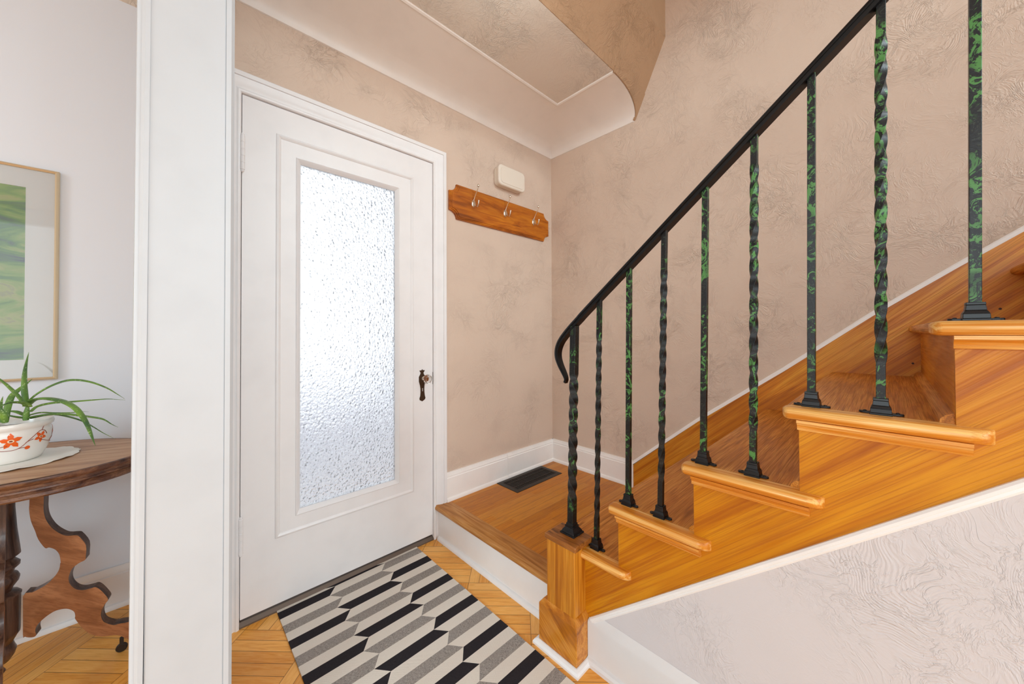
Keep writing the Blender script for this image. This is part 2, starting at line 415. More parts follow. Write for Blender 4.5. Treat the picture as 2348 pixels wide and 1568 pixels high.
# wall with the front door (plane y = 0)
wb = MB(); wb.box(-1.944, -1.855, 0, .12, 0, 2.7); wb.box(-1.855, -.995, 0, .12, 2.062, 2.7); wb.box(-.995, .1, 0, .12, 0, 2.7)
struct(wb.build('wall_back', PL_HALL), 'beige textured plaster wall around the front door', 'wall')
struct(MB().box(0, .12, -4.2, 0, 0, 4.2).build('wall_right', PL_HALL), 'beige textured plaster wall rising behind the staircase', 'wall')
struct(MB().box(-5, -2.0, .496, .6, 0, 2.7).build('wall_far', W_LIV), 'smooth light grey wall of the side room', 'wall')
# partition end with cased opening
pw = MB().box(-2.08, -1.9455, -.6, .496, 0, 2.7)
struct(pw.build('wall_left', P_TRIM_DIM, bevel=.003), 'white painted end of the partition between the two rooms', 'wall')
cas = [(0, 0), (0, .010), (.004, .014), (.010, .012), (.014, .0175), (.085, .0175), (.09, .012), (.09, 0)]
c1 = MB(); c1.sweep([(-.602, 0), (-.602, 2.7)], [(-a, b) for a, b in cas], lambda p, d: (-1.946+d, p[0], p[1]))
struct(c1.build('trim_1', P_TRIM_DIM, smooth=40), 'narrow white casing on the hall side of the partition', 'trim')
c2 = MB()
prof = [(0, .0), (0, .008), (.006, .0135), (.012, .0125), (.016, .021), (.024, .0225), (.095, .0225), (.095, 0)]
for (z0, z1, x0, x1) in [(0, 2.7, -2.085, -2.0735)]:
    vs = []
    for z, dx in ((0, -.004), (2.7, .004)):
        for a, b in prof: vs.append((-2.078-b+dx, -.602+a, z))
    n = len(prof)
    c2.add(vs, [(i, (i+1) % n, n+(i+1) % n, n+i) for i in range(n)]+[tuple(range(n)), tuple(range(n, 2*n))[::-1]])
struct(c2.build('trim_2', P_TRIM_DIM, smooth=35), 'white moulded casing on the side room edge of the partition', 'trim')

# ceiling of the entry with the coved moulding
ZC, ZW = 2.5173, 2.4057
ysoff = lambda z: -.668-.478*(z-2.416)
struct(MB().box(-1.944, 0, ysoff(ZC)+.002, 0, ZC, ZC+.04).build('ceiling', PL_CEIL), 'cream textured entry ceiling', 'ceiling')
def cove(name, path, label, cut=None):
    pr = [(0, 0), (0, -.006), (.006, -.004)]
    R = .322
    for i in range(0, 13):
        a = pi/2*i/12; pr.append((.008+(R-.008)*(1-cos(a)), (ZC-ZW-.006)*sin(a)))
    pr += [(R+.004, ZC-ZW-.009), (R+.012, ZC-ZW-.006), (R+.014, ZC-ZW+.001), (R+.014, ZC-ZW+.02), (0, ZC-ZW+.02)]
    b = MB(); b.sweep(path, pr, lambda p, d: (p[0], p[1], ZW+d))
    # trim the free end to the slope of the stairwell soffit
    for i, v in enumerate(b.v):
        if abs(v[1]+.70) < .004: b.v[i] = (v[0], ysoff(v[2])+.002, v[2])
    return struct(b.build(name, P_CREAM, smooth=30), label, 'cove moulding')
cove('trim_3', [(0, -.70), (0, 0), (-1.944, 0)], 'smooth cream cove moulding between entry walls and ceiling')
# sloped soffit and upper stairwell wall
ye = ysoff(2.806)
sp = MB(); sp.prism([(ysoff(2.40), 2.40), (ye, 2.806), (ye-.004, 4.2), (.1, 4.2), (.1, 2.56), (-.55, 2.56), (-.62, 2.40)],
                    lambda a, b, d: (d, a, b), -1.944, -.0)
# keep the lower lip above the ceiling line away from the cove: only the slope above it shows
sp.v = []; sp.f = []; sp.mi = []
sp.prism([(ysoff(ZC)-.001, ZC), (ye, 2.806), (ye-.006, 4.2), (.1, 4.2), (.1, 2.57), (-.5, 2.57)], lambda a, b, d: (d, a, b), -1.944, 0)
sp.prism([(ysoff(2.4057)-.001, 2.4057), (ysoff(ZC)-.001, ZC), (ysoff(ZC)+.01, ZC), (ysoff(2.4057)+.006, 2.4057)], lambda a, b, d: (d, a, b), -.012, 0)
R_ = .322; cv = [(0.0, ZW+.0005), (-.007, ZW-.0005)]+[(-(.008+(R_-.008)*(1-cos(pi/2*i/12))), ZW+(ZC-ZW-.006)*sin(pi/2*i/12)) for i in range(13)]+[(-R_-.004, ZC-.009), (-R_-.014, ZC-.005), (-R_-.014, ZC+.02), (0, ZC+.02)]
n = len(cv); sp.add([(x, ysoff(z)-.0005, z) for x, z in cv]+[(x, ysoff(z)-.006, z) for x, z in cv],
       [tuple(range(n)), tuple(range(n, 2*n))[::-1]]+[(i, (i+1) % n, n+(i+1) % n, n+i) for i in range(n)])
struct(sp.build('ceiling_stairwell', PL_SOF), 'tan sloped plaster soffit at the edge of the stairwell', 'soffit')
struct(MB().box(-1.944, .12, -4.2, -.86, 4.15, 4.2).build('ceiling_upper', PL_CEIL), 'upper stairwell ceiling', 'ceiling')
struct(MB().box(-2.08, -1.944, -4.2, -.86, 2.75, 4.2).build('wall_upper_left', PL_HALL), 'upper stairwell wall', 'wall')
cl = MB().box(-5, -2.08, -4.2, .496, 2.58, 2.62)
cl.prism([(0, 0), (0, -.06), (-.05, -.012), (-.06, 0)], lambda a, b, d: (d, .496+a, 2.58+b), -5, -2.08)
struct(cl.build('ceiling_side_room', PL_CEIL), 'white ceiling and small cove of the side room', 'ceiling')

# rooms behind the camera, with their window openings
bw = MB(); bw.box(-5, -3.5, -4.3, -4.2, 0, 2.6); bw.box(-3.5, -.3, -4.3, -4.2, 0, .25); bw.box(-3.5, -.3, -4.3, -4.2, 2.4, 2.6); bw.box(-.3, .1, -4.3, -4.2, 0, 2.6); bw.box(-2.08, -1.15, -4.3, -4.2, 2.6, 4.2); bw.box(-.04, .1, -4.3, -4.2, 2.6, 4.2); bw.box(-1.15, -.04, -4.3, -4.2, 3.9, 4.2)  # upper opening added to let the stairwell fill light in
struct(bw.build('wall_rear', W_LIV), 'rear wall with a wide window opening', 'wall')
lw_ = MB(); lw_.box(-5.1, -5, -4.2, -3.9, 0, 2.6); lw_.box(-5.1, -5, -3.9, -1.0, 0, .4); lw_.box(-5.1, -5, -3.9, -1.0, 2.3, 2.6); lw_.box(-5.1, -5, -1.0, .496, 0, 2.6)
struct(lw_.build('wall_side', W_LIV), 'side wall of the side room with a window opening', 'wall')

# ------------------------------------------------------------------ front door
D = thing('door_1', 'white front door with a tall pebbled glass pane', 'door', (-1.845, 0, 0), kind='structure')
DX0, DX1, DZ0, DZ1 = -1.845, -1.0077, .03, 2.045
gx0, gx1, gz0, gz1 = -1.6424, -1.2173, .3791, 1.843
ox0, ox1, oz0, oz1 = -1.6570, -1.2033, .3645, 1.8560
px0, px1, pz0, pz1 = -1.7329, -1.1213, .2935, 1.9356
slab = MB()
slab.box(DX0, ox0, .0, .044, DZ0, DZ1); slab.box(ox1, DX1, .0, .044, DZ0, DZ1)
slab.box(ox0, ox1, .0, .044, DZ0, oz0); slab.box(ox0, ox1, .0, .044, oz1, DZ1)
slab.build('door_slab', P_DOOR, D)
rectc = lambda a, b, c, d: [(a, c), (b, c), (b, d), (a, d)]     # counter-clockwise seen from -y: left normal points inwards
mo = MB(); mo.sweep(rectc(px0, px1, pz0, pz1), [(0, 0), (0, .003), (.003, .0055), (.008, .0065), (.013, .004), (.0155, .0015), (.017, 0), (.017, -.002), (0, -.002)], XZ(0), True)
mo.build('panel_moulding', P_DOOR, D, smooth=30)
bd = MB(); bd.sweep(rectc(ox0-.004, ox1+.004, oz0-.004, oz1+.004), [(0, 0), (0, .003), (.003, .005), (.007, .002), (.012, -.004), (.019, -.012), (.0195, -.03), (0, -.03)], XZ(0), True)
bd.build('glazing_bead', P_DOOR, D, smooth=30)
MB().box(gx0-.003, gx1+.003, .014, .019, gz0-.003, gz1+.003).build('glass_pane', GLASS, D)
for zc_ in (1.816, .3485):
    h = MB(); x, y, r = -1.8445, -.009, .0078
    pr = [(.0001, -.076), (.004, -.0745), (.0062, -.071), (.0055, -.067)]
    for k in range(5):
        z0 = -.066+k*.0264; pr += [(r*.86, z0), (r, z0+.001), (r, z0+.0254), (r*.86, z0+.0264)]
    pr += [(.0055, .067), (.0062, .071), (.004, .0745), (.0001, .076)]
    h.lathe(pr, (x, y, zc_), 16); h.box(x-.006, x+.001, -.004, .01, zc_-.064, zc_+.064)
    h.build('hinge', P_DOOR, D, smooth=35)
    MB().box(x-.0115, x-.007, -.0022, .002, zc_-.062, zc_+.062).build('hinge_gap', GAP, D)
# escutcheon and glass knob
pts = [(765, 288), (778, 318), (826, 320), (820, 350), (795, 385), (806, 425), (835, 470), (842, 560), (832, 640), (820, 720), (816, 820), (820, 900), (830, 990), (847, 1050), (830, 1090), (765, 1132),
       (700, 1090), (697, 1045), (716, 985), (724, 900), (722, 800), (712, 720), (684, 610), (682, 490), (712, 430), (728, 385), (706, 350), (695, 322), (750, 318)]
pl = [(-1.0715+(a-765)*.000235, .9265-(b-288)*.000203) for a, b in pts]
e = MB(); e.prism(pl, lambda a, b, d: (a, d, b), 0, -.003); ob_ = e.build('escutcheon', BRONZE, D, bevel=.0008)
k_ = MB(); kz = .9265-(790-288)*.000203; kx = -1.0715+5*.000235
k_.lathe([(.0001, -.0036), (.0022, -.0036), (.0022, -.0028)], (kx, 0, kz-.002), 12, axis='y'); k_.box(kx-.0012, kx+.0012, -.0036, -.0028, kz-.016, kz-.002)
k_.build('keyhole', P_DOOR, under(ob_, D))
kb = MB(); kc = (-1.063, 0, .876)
kb.lathe([(.0001, -.003), (.013, -.003), (.0125, -.006), (.008, -.010), (.0075, -.022), (.011, -.026), (.0001, -.027)], kc, 20, axis='y')
nk = kb.build('knob_neck', CHROME, D, smooth=40)
g = MB(); g.lathe([(.0001, -.026), (.012, -.0265), (.02, -.032), (.0245, -.041), (.0235, -.049), (.016, -.0565), (.0001, -.059)], kc, 12, axis='y')
g.build('glass_knob', CRYSTAL, under(nk, D))
lt = MB(); lt.box(-1.0085, -1.0065, -.0012, .02, .84, .905); lt.build('latch_plate', GAP, D)

# door casing, stop and threshold
cp = [(0, 0), (0, .006), (.004, .010), (.010, .011), (.014, .007), (.017, .006), (.026, .009), (.036, .0155), (.046, .018), (.053, .0185), (.0545, .016), (.0565, .016), (.058, .021), (.074, .021), (.077, .018), (.077, 0)]
ca = MB(); path = [(DX0-.003, 0), (DX0-.003, DZ1+.004), (DX1+.003, DZ1+.004), (DX1+.003, 0)]
ca.sweep(path, cp, XZ(0)); struct(ca.build('trim_4', P_DOOR, smooth=30), 'white moulded casing around the front door', 'door casing')
jb = MB(); jb.box(-1.856, DX0-.0025, 0, .12, 0, DZ1+.014); jb.box(DX1+.0025, -.994, 0, .12, 0, DZ1+.014); jb.box(-1.856, -.994, 0, .12, DZ1+.003, 2.063)
jb.box(DX0-.0025, DX0+.014, .046, .075, .02, DZ1); jb.box(DX1-.014, DX1+.0025, .046, .075, .02, DZ1); jb.box(DX0, DX1, .046, .075, DZ1-.014, DZ1+.004)
struct(jb.build('trim_5', P_DOOR), 'white door jamb', 'door jamb')
sl = MB(); sl.prism([(-.006, 0), (-.006, .006), (.006, .018), (.12, .020), (.12, 0)], lambda a, b, d: (d, a, b), -1.847, -1.004)
struct(sl.build('trim_6', SILL), 'worn brown metal threshold under the front door', 'threshold')

# outside: porch floor, side wall, parapet and lawn that blur through the glass
struct(MB().box(-3.2, 1.2, .12, 1.9, -.12, -.02).build('floor_porch', plain('porch_concrete', srgb(215, 214, 214), .7)), 'pale porch floor outside the glass door', 'porch floor')
struct(MB().box(-3.2, 1.2, 1.8, 1.9, -.1, .52).build('wall_porch', plain('porch_parapet_paint', srgb(224, 226, 236), .7)), 'blue grey porch parapet outside the glass door', 'porch wall')
struct(MB().box(-.35, -.2, .12, 1.9, -.1, 2.9).build('wall_porch_side', plain('porch_side_paint', srgb(228, 228, 232), .7)), 'grey porch side wall outside the glass door', 'porch wall')

# ------------------------------------------------------------------ baseboards of the platform
bp_ = [(0, 0), (.026, 0), (.026, .010), (.022, .017), (.0165, .020), (.0165, .126), (.013, .130), (.014, .136), (.010, .146), (.009, .156), (0, .156)]
b1 = MB(); b1.sweep([(-.93, 0), (-.466, 0)], [(-a, b) for a, b in bp_], lambda p, d: (p[0], p[1], HP+d))
b1.sweep([(-.4645, 0), (0, 0)], [(-a, b) for a, b in bp_], lambda p, d: (p[0], p[1], HP+d))
b1.box(-.469, -.462, -.0185, 0, HP+.012, HP+.13)
struct(b1.build('baseboard_back', P_BASE, smooth=30), 'white baseboard under the coat rack', 'baseboard')
b2 = MB(); b2.sweep([(0, 0), (0, -.632)], [(-a, b) for a, b in bp_], lambda p, d: (p[0], p[1], HP+d))
struct(b2.build('baseboard_right', P_BASE, smooth=30), 'white baseboard between entry corner and stair skirt', 'baseboard')
b3 = MB(); b3.sweep([(-5, .496), (-2.08, .496)], [(-a*1.0, b*1.06) for a, b in bp_], lambda p, d: (p[0], p[1], d))
struct(b3.build('baseboard_far', P_TRIM, smooth=30), 'white baseboard of the side room behind the table', 'baseboard')

# ------------------------------------------------------------------ entry platform
L = thing('landing', 'low orange oak landing platform in the entry corner, one step above the parquet', 'landing', (-.5, -.45, 0))
MB().box(-.908, 0, -.9, 0, HP-.02, HP).build('floorboards', BOARDS, L)
nz = MB(); nz.prism([(-.908, HP), (-.990, HP), (-.9965, HP-.003), (-1.0005, HP-.0095), (-1.0005, HP-.0165), (-.9965, HP-.023), (-.988, HP-.026), (-.908, HP-.026)], lambda a, b, d: (a, d, b), -.86, -.0005)
nz.build('nosing_board', WD_BORDER, L, smooth=40)
MB().box(-.98, -.95, -.9, 0, 0, HP-.025).build('riser_board', P_TRIM, L)
q = MB(); q.prism([(-.98, 0), (-.9955, 0), (-.9955, .006), (-.992, .014), (-.985, .018), (-.98, .019)], lambda a, b, d: (a, d, b), -.8285, -.022)
q.build('shoe_moulding', P_TRIM, L, smooth=40)

# ------------------------------------------------------------------ floor vent
V = thing('floor_vent', 'dark brown louvred metal floor vent in the landing by the baseboard', 'vent', (-.36, -.12, HP))
vx0, vx1, vy0, vy1 = -.572, -.156, -.211, -.0265
fr = MB(); fr.sweep([(vx0, vy0), (vx1, vy0), (vx1, vy1), (vx0, vy1)], [(0, 0), (.002, .003), (.028, .004), (.03, .001), (.03, 0)], lambda p, d: (p[0], p[1], HP+d), True)
fr.build('frame', VENT_M, V)
sg = MB(); sg.box(vx0+.029, vx1-.029, vy0+.029, vy1-.029, HP, HP+.0006, 1)
n_ = 24
for i in range(n_):
    x = vx0+.034+(vx1-vx0-.068)*i/(n_-1)
    sg.prism([(-.0035, 0), (-.0015, .0032), (.0015, .0022), (.002, 0)], lambda a, b, d, x=x: (x+a, d, HP+b), vy0+.028, vy1-.028)
for yy in (-.088, -.148): sg.box(vx0+.03, vx1-.03, yy-.0025, yy+.0025, HP, HP+.0035)
sg.build('louvres', [VENT_M, plain('vent_dark', srgb(16, 12, 10), .8)], V)

# ------------------------------------------------------------------ staircase
ST = thing('staircase', 'honey orange wooden staircase with open side and moulded nosings', 'staircase', (-.5, -1.4, 0))
F1 = lambda a, b, d: (d, a, b)
NB = 6
for k in range(1, NB+2):
    y0 = YR[k]+.030; y1 = YR[k+1]
    # tread board with half round front
    z1 = T[k]; z0 = z1-.027; zm = (z0+z1)/2
    pr = [(y1, z0), (y1, z1), (y0-.012, z1)]+[(y0-.0135+.0135*sin(a), zm+.0135*cos(a)) for a in [pi*i/8 for i in range(1, 8)]]+[(y0-.012, z0)]
    xa = -.984
    if k == 1: pr = [(p[0], p[1]) for p in pr]
    tr = MB().prism(pr, F1, xa, -.0205); tr.build('tread', WD_TREAD, ST, smooth=50)
    # return nosing on the open side
    ya = y0 if k > 1 else -.9815
    yb = YR[k+1]-.043
    rn = MB()
    n = 8; prn = [(-.984, z0)]+[(-1.0135-.0135*sin(a), zm-.0135*cos(a)) for a in [pi*i/n for i in range(0, n+1)]]+[(-.984, z1)]
    # front end rounded in plan by shrinking rings
    rings = []
    for (yy, s_, q_) in ([(ya, .35, .6), (ya-.004, .75, .85), (ya-.010, .95, .97), (ya-.015, 1, 1)] if k > 1 else [(ya, 1, 1)])+[(yb+.030, 1, 1), (yb+.020, .96, 1), (yb+.012, .87, 1), (yb+.006, .74, 1), (yb+.002, .58, .99), (yb, .42, .97)]:
        rings.append([(-.984+(p[0]+.984)*s_, yy, zm+(p[1]-zm)*q_) for p in prn])
    m_ = len(prn); vs = [p for r_ in rings for p in r_]; R_ = len(rings)
    fs = [(i*m_+j, i*m_+(j+1) % m_, (i+1)*m_+(j+1) % m_, (i+1)*m_+j) for i in range(R_-1) for j in range(m_)]+[tuple(range(m_)), tuple(range((R_-1)*m_, R_*m_))[::-1]]
    rn.add(vs, fs); rn.build('return_nosing', WD_NOSE, ST, smooth=50)
    MB().box(XS+.0139, -.0205, YR[k]-.016, YR[k], T[k-1]-(.02 if k > 1 else .004), T[k]-.0265).build('riser', WD_RISER, ST)
    if k > 1:
        sc = MB(); ya2 = YR[k]+.021; yb2 = YR[k+1]-.018
        pf = [(0, .0), (.019, 0), (.019, -.0065), (.014, -.009), (.0105, -.013), (.0095, -.018), (.011, -.0195), (.009, -.0235), (0, -.0235)]
        sc.sweep([(YR[k]+.002, -.3), (YR[k]+.002, -1.0)][0:0] or [(ya2-.019, XS), (yb2, XS)], pf, lambda p, d: (p[1], p[0], z0+d))
        sc.build('scotia_moulding', WD_NOSE, ST, smooth=30)
        if k > 2:
            sh = MB(); sh.prism([(0, 0), (.019, 0), (.018, .007), (.012, .014), (.004, .018), (0, .019)], lambda a, b, d: (d, YR[k]+a, T[k-1]+b), XS+.014, -.0205)
            sh.build('shoe_moulding', WD_TREAD, ST, smooth=40)
# stringer
zl = lambda y: .149+.8355*(-1.005-y)
sp_ = [(-.975, zl(-.975)-.006), (-.975, T[1]-.0268)]
for k in range(2, NB+2): sp_ += [(YR[k], T[k-1]-.0268), (YR[k], T[k]-.0268)]
sp_ += [(YR[NB+2], T[NB+1]-.0268), (YR[NB+2], zl(YR[NB+2])-.006)]
MB().prism(sp_, F1, XS, XS+.014).build('stringer', WD_STR, ST)
# skirt along the wall
sk = [(-.635, HP+.001), (-.645, .318), (-1.0137, .642), (-1.3887, .94), (-1.671, 1.177), (-1.891, 1.345), (-2.03, 1.447), (-2.6, 1.92), (-2.6, 1.1)]
MB().prism(sk, F1, -.02, -.0002).build('wall_skirt', WD_SKIRT, ST)
tk = MB(); tk.sweep([(-.64, .318), (-1.0137, .642), (-1.3887, .94), (-1.671, 1.177), (-1.891, 1.345), (-2.03, 1.447), (-2.6, 1.92)], [(0, 0), (-.0165, 0), (-.0165, .014), (-.012, .019), (0, .0215)], lambda p, d: (-d, p[0], p[1]))
tk.box(-.026, -.0195, -.6465, -.632, HP, .325)
tk.build('skirt_cap', P_BASE, ST)
for (y, z) in ((-1.7765, .9965), (-1.975, 1.192)):
    MB().lathe([(.0001, 0), (.0035, 0), (.0035, .0006), (.0001, .0006)], (0, 0, 0), 10).v
    c = MB(); c.lathe([(.0001, 0), (.0036, 0), (.0036, .001), (.0001, .001)], (0, 0, 0), 12)
    c.v = [(-.0203-p[2], y+p[0], z+p[1]) for p in c.v]; c.build('nail_hole', GAP, ST)
# newel post
NW = MB().box(-1.061, -.975, -.981, -.858, .12, .3868).build('newel_post', WD_POST, ST, bevel=.004, segs=3)
bl = MB(); X0, X1, Y0, Y1 = -1.0735, -.982, -.9955, -.8305
bl.box(X0, X1, Y0, Y1, .0165, .146)
bl.add([(X0, Y0, .146), (X1, Y0, .146), (X1, Y1, .146), (X0, Y1, .146), (X0+.013, Y0+.013, .163), (X1, Y0+.013, .163), (X1, Y1-.013, .163), (X0+.013, Y1-.013, .163)],
       [(0, 1, 5, 4), (1, 2, 6, 5), (2, 3, 7, 6), (3, 0, 4, 7), (4, 5, 6, 7)])
bl.build('newel_base', WD_BLOCK, under(NW, ST), bevel=.0025)
MB().box(-1.0715, -.968, -.9925, -.8575, .3868, .4055).build('newel_cap', WD_CAP, under(NW, ST), bevel=.004, segs=3)
sh = MB(); sh.sweep([(-.985, -.8305), (X0, -.8305), (X0, Y0), (-1.008, Y0)], [(0, 0), (-.0165, 0), (-.0165, .008), (-.012, .015), (-.004, .018), (0, .018)], lambda p, d: (p[0], p[1], d))
sh.v = [v for v in sh.v]
sh.build('newel_shoe', P_TRIM, under(NW, ST))

# ------------------------------------------------------------------ low wall below the stringer
lw = [(-1.0, 0), (-1.0, zl(-1.0)), (-4.2, zl(-4.2)), (-4.2, 0)]
struct(MB().prism(lw, F1, XS+.0005, -.93).build('wall_low', PL_LOW), 'pale grey textured plaster wall under the staircase', 'wall')
tm = MB(); tm.sweep([(-1.004, zl(-1.004)), (-4.2, zl(-4.2))], [(-.003, 0), (-.003, .006), (.001, .0095), (.006, .0095), (.008, .0075), (.012, .0085), (.016, .0055), (.0175, 0)], lambda p, d: (XS-d, p[0], p[1]))
struct(tm.build('trim_7', P_TRIM, smooth=30), 'sloping white moulding between stair stringer and plaster', 'trim')
lb = MB(); lb.sweep([(-4.2, XS), (-1.045, XS), (-.9965, XS)], [(0, 0), (.024, 0), (.024, .012), (.018, .019), (.0105, .022), (.0105, .134), (.009, .140), (.0, .168)], lambda p, d: (p[1], p[0], d))
for i, v in enumerate(lb.v): lb.v[i] = (2*XS-v[0] if v[0] > XS else v[0], v[1], min(v[2], .146) if v[1] > -1.0 else v[2])
struct(lb.build('baseboard_low', P_BASE_DIM, smooth=25), 'tall white baseboard under the low plaster wall', 'baseboard')

# ------------------------------------------------------------------ railing
XB = -.97
RL = thing('stair_railing', 'black and green speckled wrought iron stair railing with twisted balusters', 'railing', (XB, -.93, .405))
def bar(p0, p1, a, tw0=None, tw1=None, pitch=.049, sgn=1, name='baluster', mat=IRON):
    """square bar from p0 to p1 (leaning slightly), twisted between heights tw0..tw1"""
    b = MB(); z0, z1 = p0[2], p1[2]
    if tw0 is None: zs = [z0, (z0+z1)/2, z1]
    else:
        tw1 = tw0+round((tw1-tw0)/pitch)*pitch; n = int((tw1-tw0)/.0035); zs = [z0]+[tw0+(tw1-tw0)*i/n for i in range(n+1)]+[z1]
    vs = []; ring = 8
    for z in zs:
        t = (z-z0)/(z1-z0); cx, cy = p0[0]+(p1[0]-p0[0])*t, p0[1]+(p1[1]-p0[1])*t
        an = 0 if tw0 is None else (min(max(z, tw0), tw1)-tw0)/pitch*pi/2*sgn
        h, c_ = a/2, a*.045
        for (x, y) in [(-h, -h+c_), (-h, h-c_), (-h+c_, h), (h-c_, h), (h, h-c_), (h, -h+c_), (h-c_, -h), (-h+c_, -h)]:
            vs.append((cx+x*cos(an)-y*sin(an), cy+x*sin(an)+y*cos(an), z))
    N = len(zs)
    b.add(vs, [(i*ring+k, i*ring+(k+1) % ring, (i+1)*ring+(k+1) % ring, (i+1)*ring+k) for i in range(N-1) for k in range(ring)]+[tuple(range(ring))[::-1], tuple(range((N-1)*ring, N*ring))])
    return b.build(name, mat, RL, smooth=22)
def shoe(x, y, z, parent, s=1.0, big=False):
    b = MB()
    def sq(h0, w0, h1, w1): 
        a, c = w0/2*s, w1/2*s
        b.add([(x-a, y-a, z+h0*s), (x+a, y-a, z+h0*s), (x+a, y+a, z+h0*s), (x-a, y+a, z+h0*s), (x-c, y-c, z+h1*s), (x+c, y-c, z+h1*s), (x+c, y+c, z+h1*s), (x-c, y+c, z+h1*s)],
              [(0, 3, 2, 1), (4, 5, 6, 7), (0, 1, 5, 4), (1, 2, 6, 5), (2, 3, 7, 6), (3, 0, 4, 7)])
    if big: sq(0, .062, .005, .060); sq(.005, .054, .013, .048); sq(.013, .048, .023, .032); sq(.023, .036, .028, .036); sq(.028, .030, .036, .028)
    else: sq(0, .034, .004, .034); sq(.004, .032, .013, .031); sq(.013, .031, .019, .025); sq(.019, .025, .029, .0225); sq(.029, .0235, .034, .0225)
    for sg_ in (-1, 1):
        n = 10; pl_ = [(-.0065*s, 0)]+[(-.0065*s*cos(pi*i/n), (.0115+.0065*sin(pi*i/n))*s) for i in range(n+1)]+[(.0065*s, 0)]
        b.prism([(a, c*sg_) for a, c in pl_], lambda a, c, d: (x+a, y+sg_*.015*s+c, z+d), 0, .0045*s)
        b.ball((x, y+sg_*.024*s, z+.0045*s), .0034*s, sz=.6, seg=8)
    return b.build('baluster_shoe', IRON_BASE, under(parent, RL), bevel=.0008)
# base y, top y, z top, twisted
zb = lambda y: 1.2241+(-1.0273-y)*.8475      # underside of the rail
BL = [(1, -1.0078, -1.0273, 1), (2, -1.1286, -1.1386, 0), (2, -1.2337, -1.2539, 1), (3, -1.3552, -1.3686, 0), (3, -1.4723, -1.4844, 1), (4, -1.589, -1.5976, 0), (4, -1.7005, -1.7107, 1), (5, -1.8236, -1.8330, 0), (5, -1.940, -1.950, 1), (6, -2.052, -2.062, 0)]
for (k, ya, yb, tw) in BL:
    zt = zb(yb)+.012; z0 = T[k]+.02
    o = bar((XB, ya, z0), (XB, yb, zt), .0146, T[k]+.105 if tw else None, zt-.10 if tw else None, mat=IRON_D if (k == 1 or (k == 2 and tw)) else IRON)
    shoe(XB, ya, T[k], o)
o = bar((-1.0, -.925, .425), (-.972, -.922, 1.142), .0245, .515, .985, .0505, -1, 'newel_bar', IRON_D)
shoe(-1.0, -.925, .4055, o, 1.0, True)
# handrail: straight run then the curled end
hp_ = [(-2.75, zb(-2.75)+.0), (-1.2, zb(-1.2)), (-.985, zb(-.985)+.001), (-.95, 1.158), (-.918, 1.131), (-.888, 1.103), (-.866, 1.078), (-.8535, 1.052), (-.852, 1.026), (-.861, 1.0), (-.874, .976), (-.884, .956), (-.8865, .942), (-.882, .929)]
sc_ = [1, 1, 1, 1, .98, .95, .92, .88, .82, .74, .66, .58, .52, .5]
# profile: offset (right of travel is up) and x-depth
pr = [(0, -.0155), (.006, -.0155), (.0075, -.012), (.0105, -.012), (.0125, -.0145), (.017, -.0145), (.021, -.012), (.024, -.006), (.0248, 0), (.024, .006), (.021, .012), (.017, .0145), (.0125, .0145), (.0105, .012), (.0075, .012), (.006, .0155), (0, .0155)]
hq, sq_ = hp_[:3], sc_[:3]
for i in range(3, len(hp_)):             # smooth the curl
    a, b, c, d = (Vector(hp_[min(max(i+j, 0), len(hp_)-1)]) for j in (-2, -1, 0, 1))
    for j in range(1, 5):
        t = j/4; q = .5*((2*b)+(-a+c)*t+(2*a-5*b+4*c-d)*t*t+(-a+3*b-3*c+d)*t**3); hq.append((q.x, q.y)); sq_.append(sc_[i-1]+(sc_[i]-sc_[i-1])*t)
hp_, sc_ = hq, sq_
hr = MB(); hr.sweep([(a, b) for a, b in hp_][::-1], [(-a, b) for a, b in pr][::-1], lambda p, d: (XB-.001+d, p[0], p[1]), scales=sc_[::-1])
hr.build('handrail', IRON_RAIL, RL, smooth=35)

# ------------------------------------------------------------------ coat rack
CR = thing('coat_rack', 'varnished orange wood coat rack board with three hooks on the beige wall', 'coat rack', (-.475, 0, 1.87))
def plaque(x0, x1, z0, z1, cx, cz, ins=0):
    x0 += ins; x1 -= ins; z0 += ins; z1 -= ins; P_ = []
    def arc(ox, oz, a0, a1):
        for i in range(7):
            a = radians(a0+(a1-a0)*i/6); P_.append((ox+cx*cos(a), oz+cz*sin(a)))
    arc(x0, z0, 90, 0); arc(x1, z0, 180, 90); arc(x1, z1, 270, 180); arc(x0, z1, 360, 270)
    return P_
YF = lambda a, b, d: (a, -d, b)
r_ = MB(); r_.prism(plaque(-.905, -.048, 1.772, 1.972, .05, .044), YF, 0, .012)
r_.prism(plaque(-.905, -.048, 1.772, 1.972, .05, .044, .007), YF, .012, .0155)
r_.prism(plaque(-.905, -.048, 1.772, 1.972, .05, .044, .014), YF, .0155, .019)
r_.build('board', WD_RACK, CR, bevel=.0012)
for hx in (-.741, -.4845, -.217):
    z = 1.886; b = MB(); y = -.019
    b.lathe([(.0001, 0), (.012, 0), (.0115, .002), (.007, .004), (.0001, .0045)], (0, 0, 0), 16, sy=1.9)
    b.v = [(hx+p[0], y-p[2], z+p[1]) for p in b.v]
    b.tube([(hx, y-.003, z+.012), (hx, y-.012, z+.030), (hx, y-.026, z+.052), (hx, y-.040, z+.070), (hx, y-.047, z+.088)], [.0045, .0036, .003, .003, .0034], 10)
    b.ball((hx, y-.048, z+.094), .0068, sz=1.4)
    b.tube([(hx, y-.003, z+.016), (hx, y-.012, z+.010), (hx, y-.017, z-.004), (hx, y-.020, z-.018), (hx, y-.030, z-.028), (hx, y-.042, z-.026), (hx, y-.050, z-.014), (hx, y-.052, z-.002)], [.004, .004, .0038, .0036, .0034, .0034, .0036, .0042], 10)
    b.ball((hx, y-.052, z+.002), .0056, sz=1.4)
    b.build('hook', CHROME, CR, smooth=60)

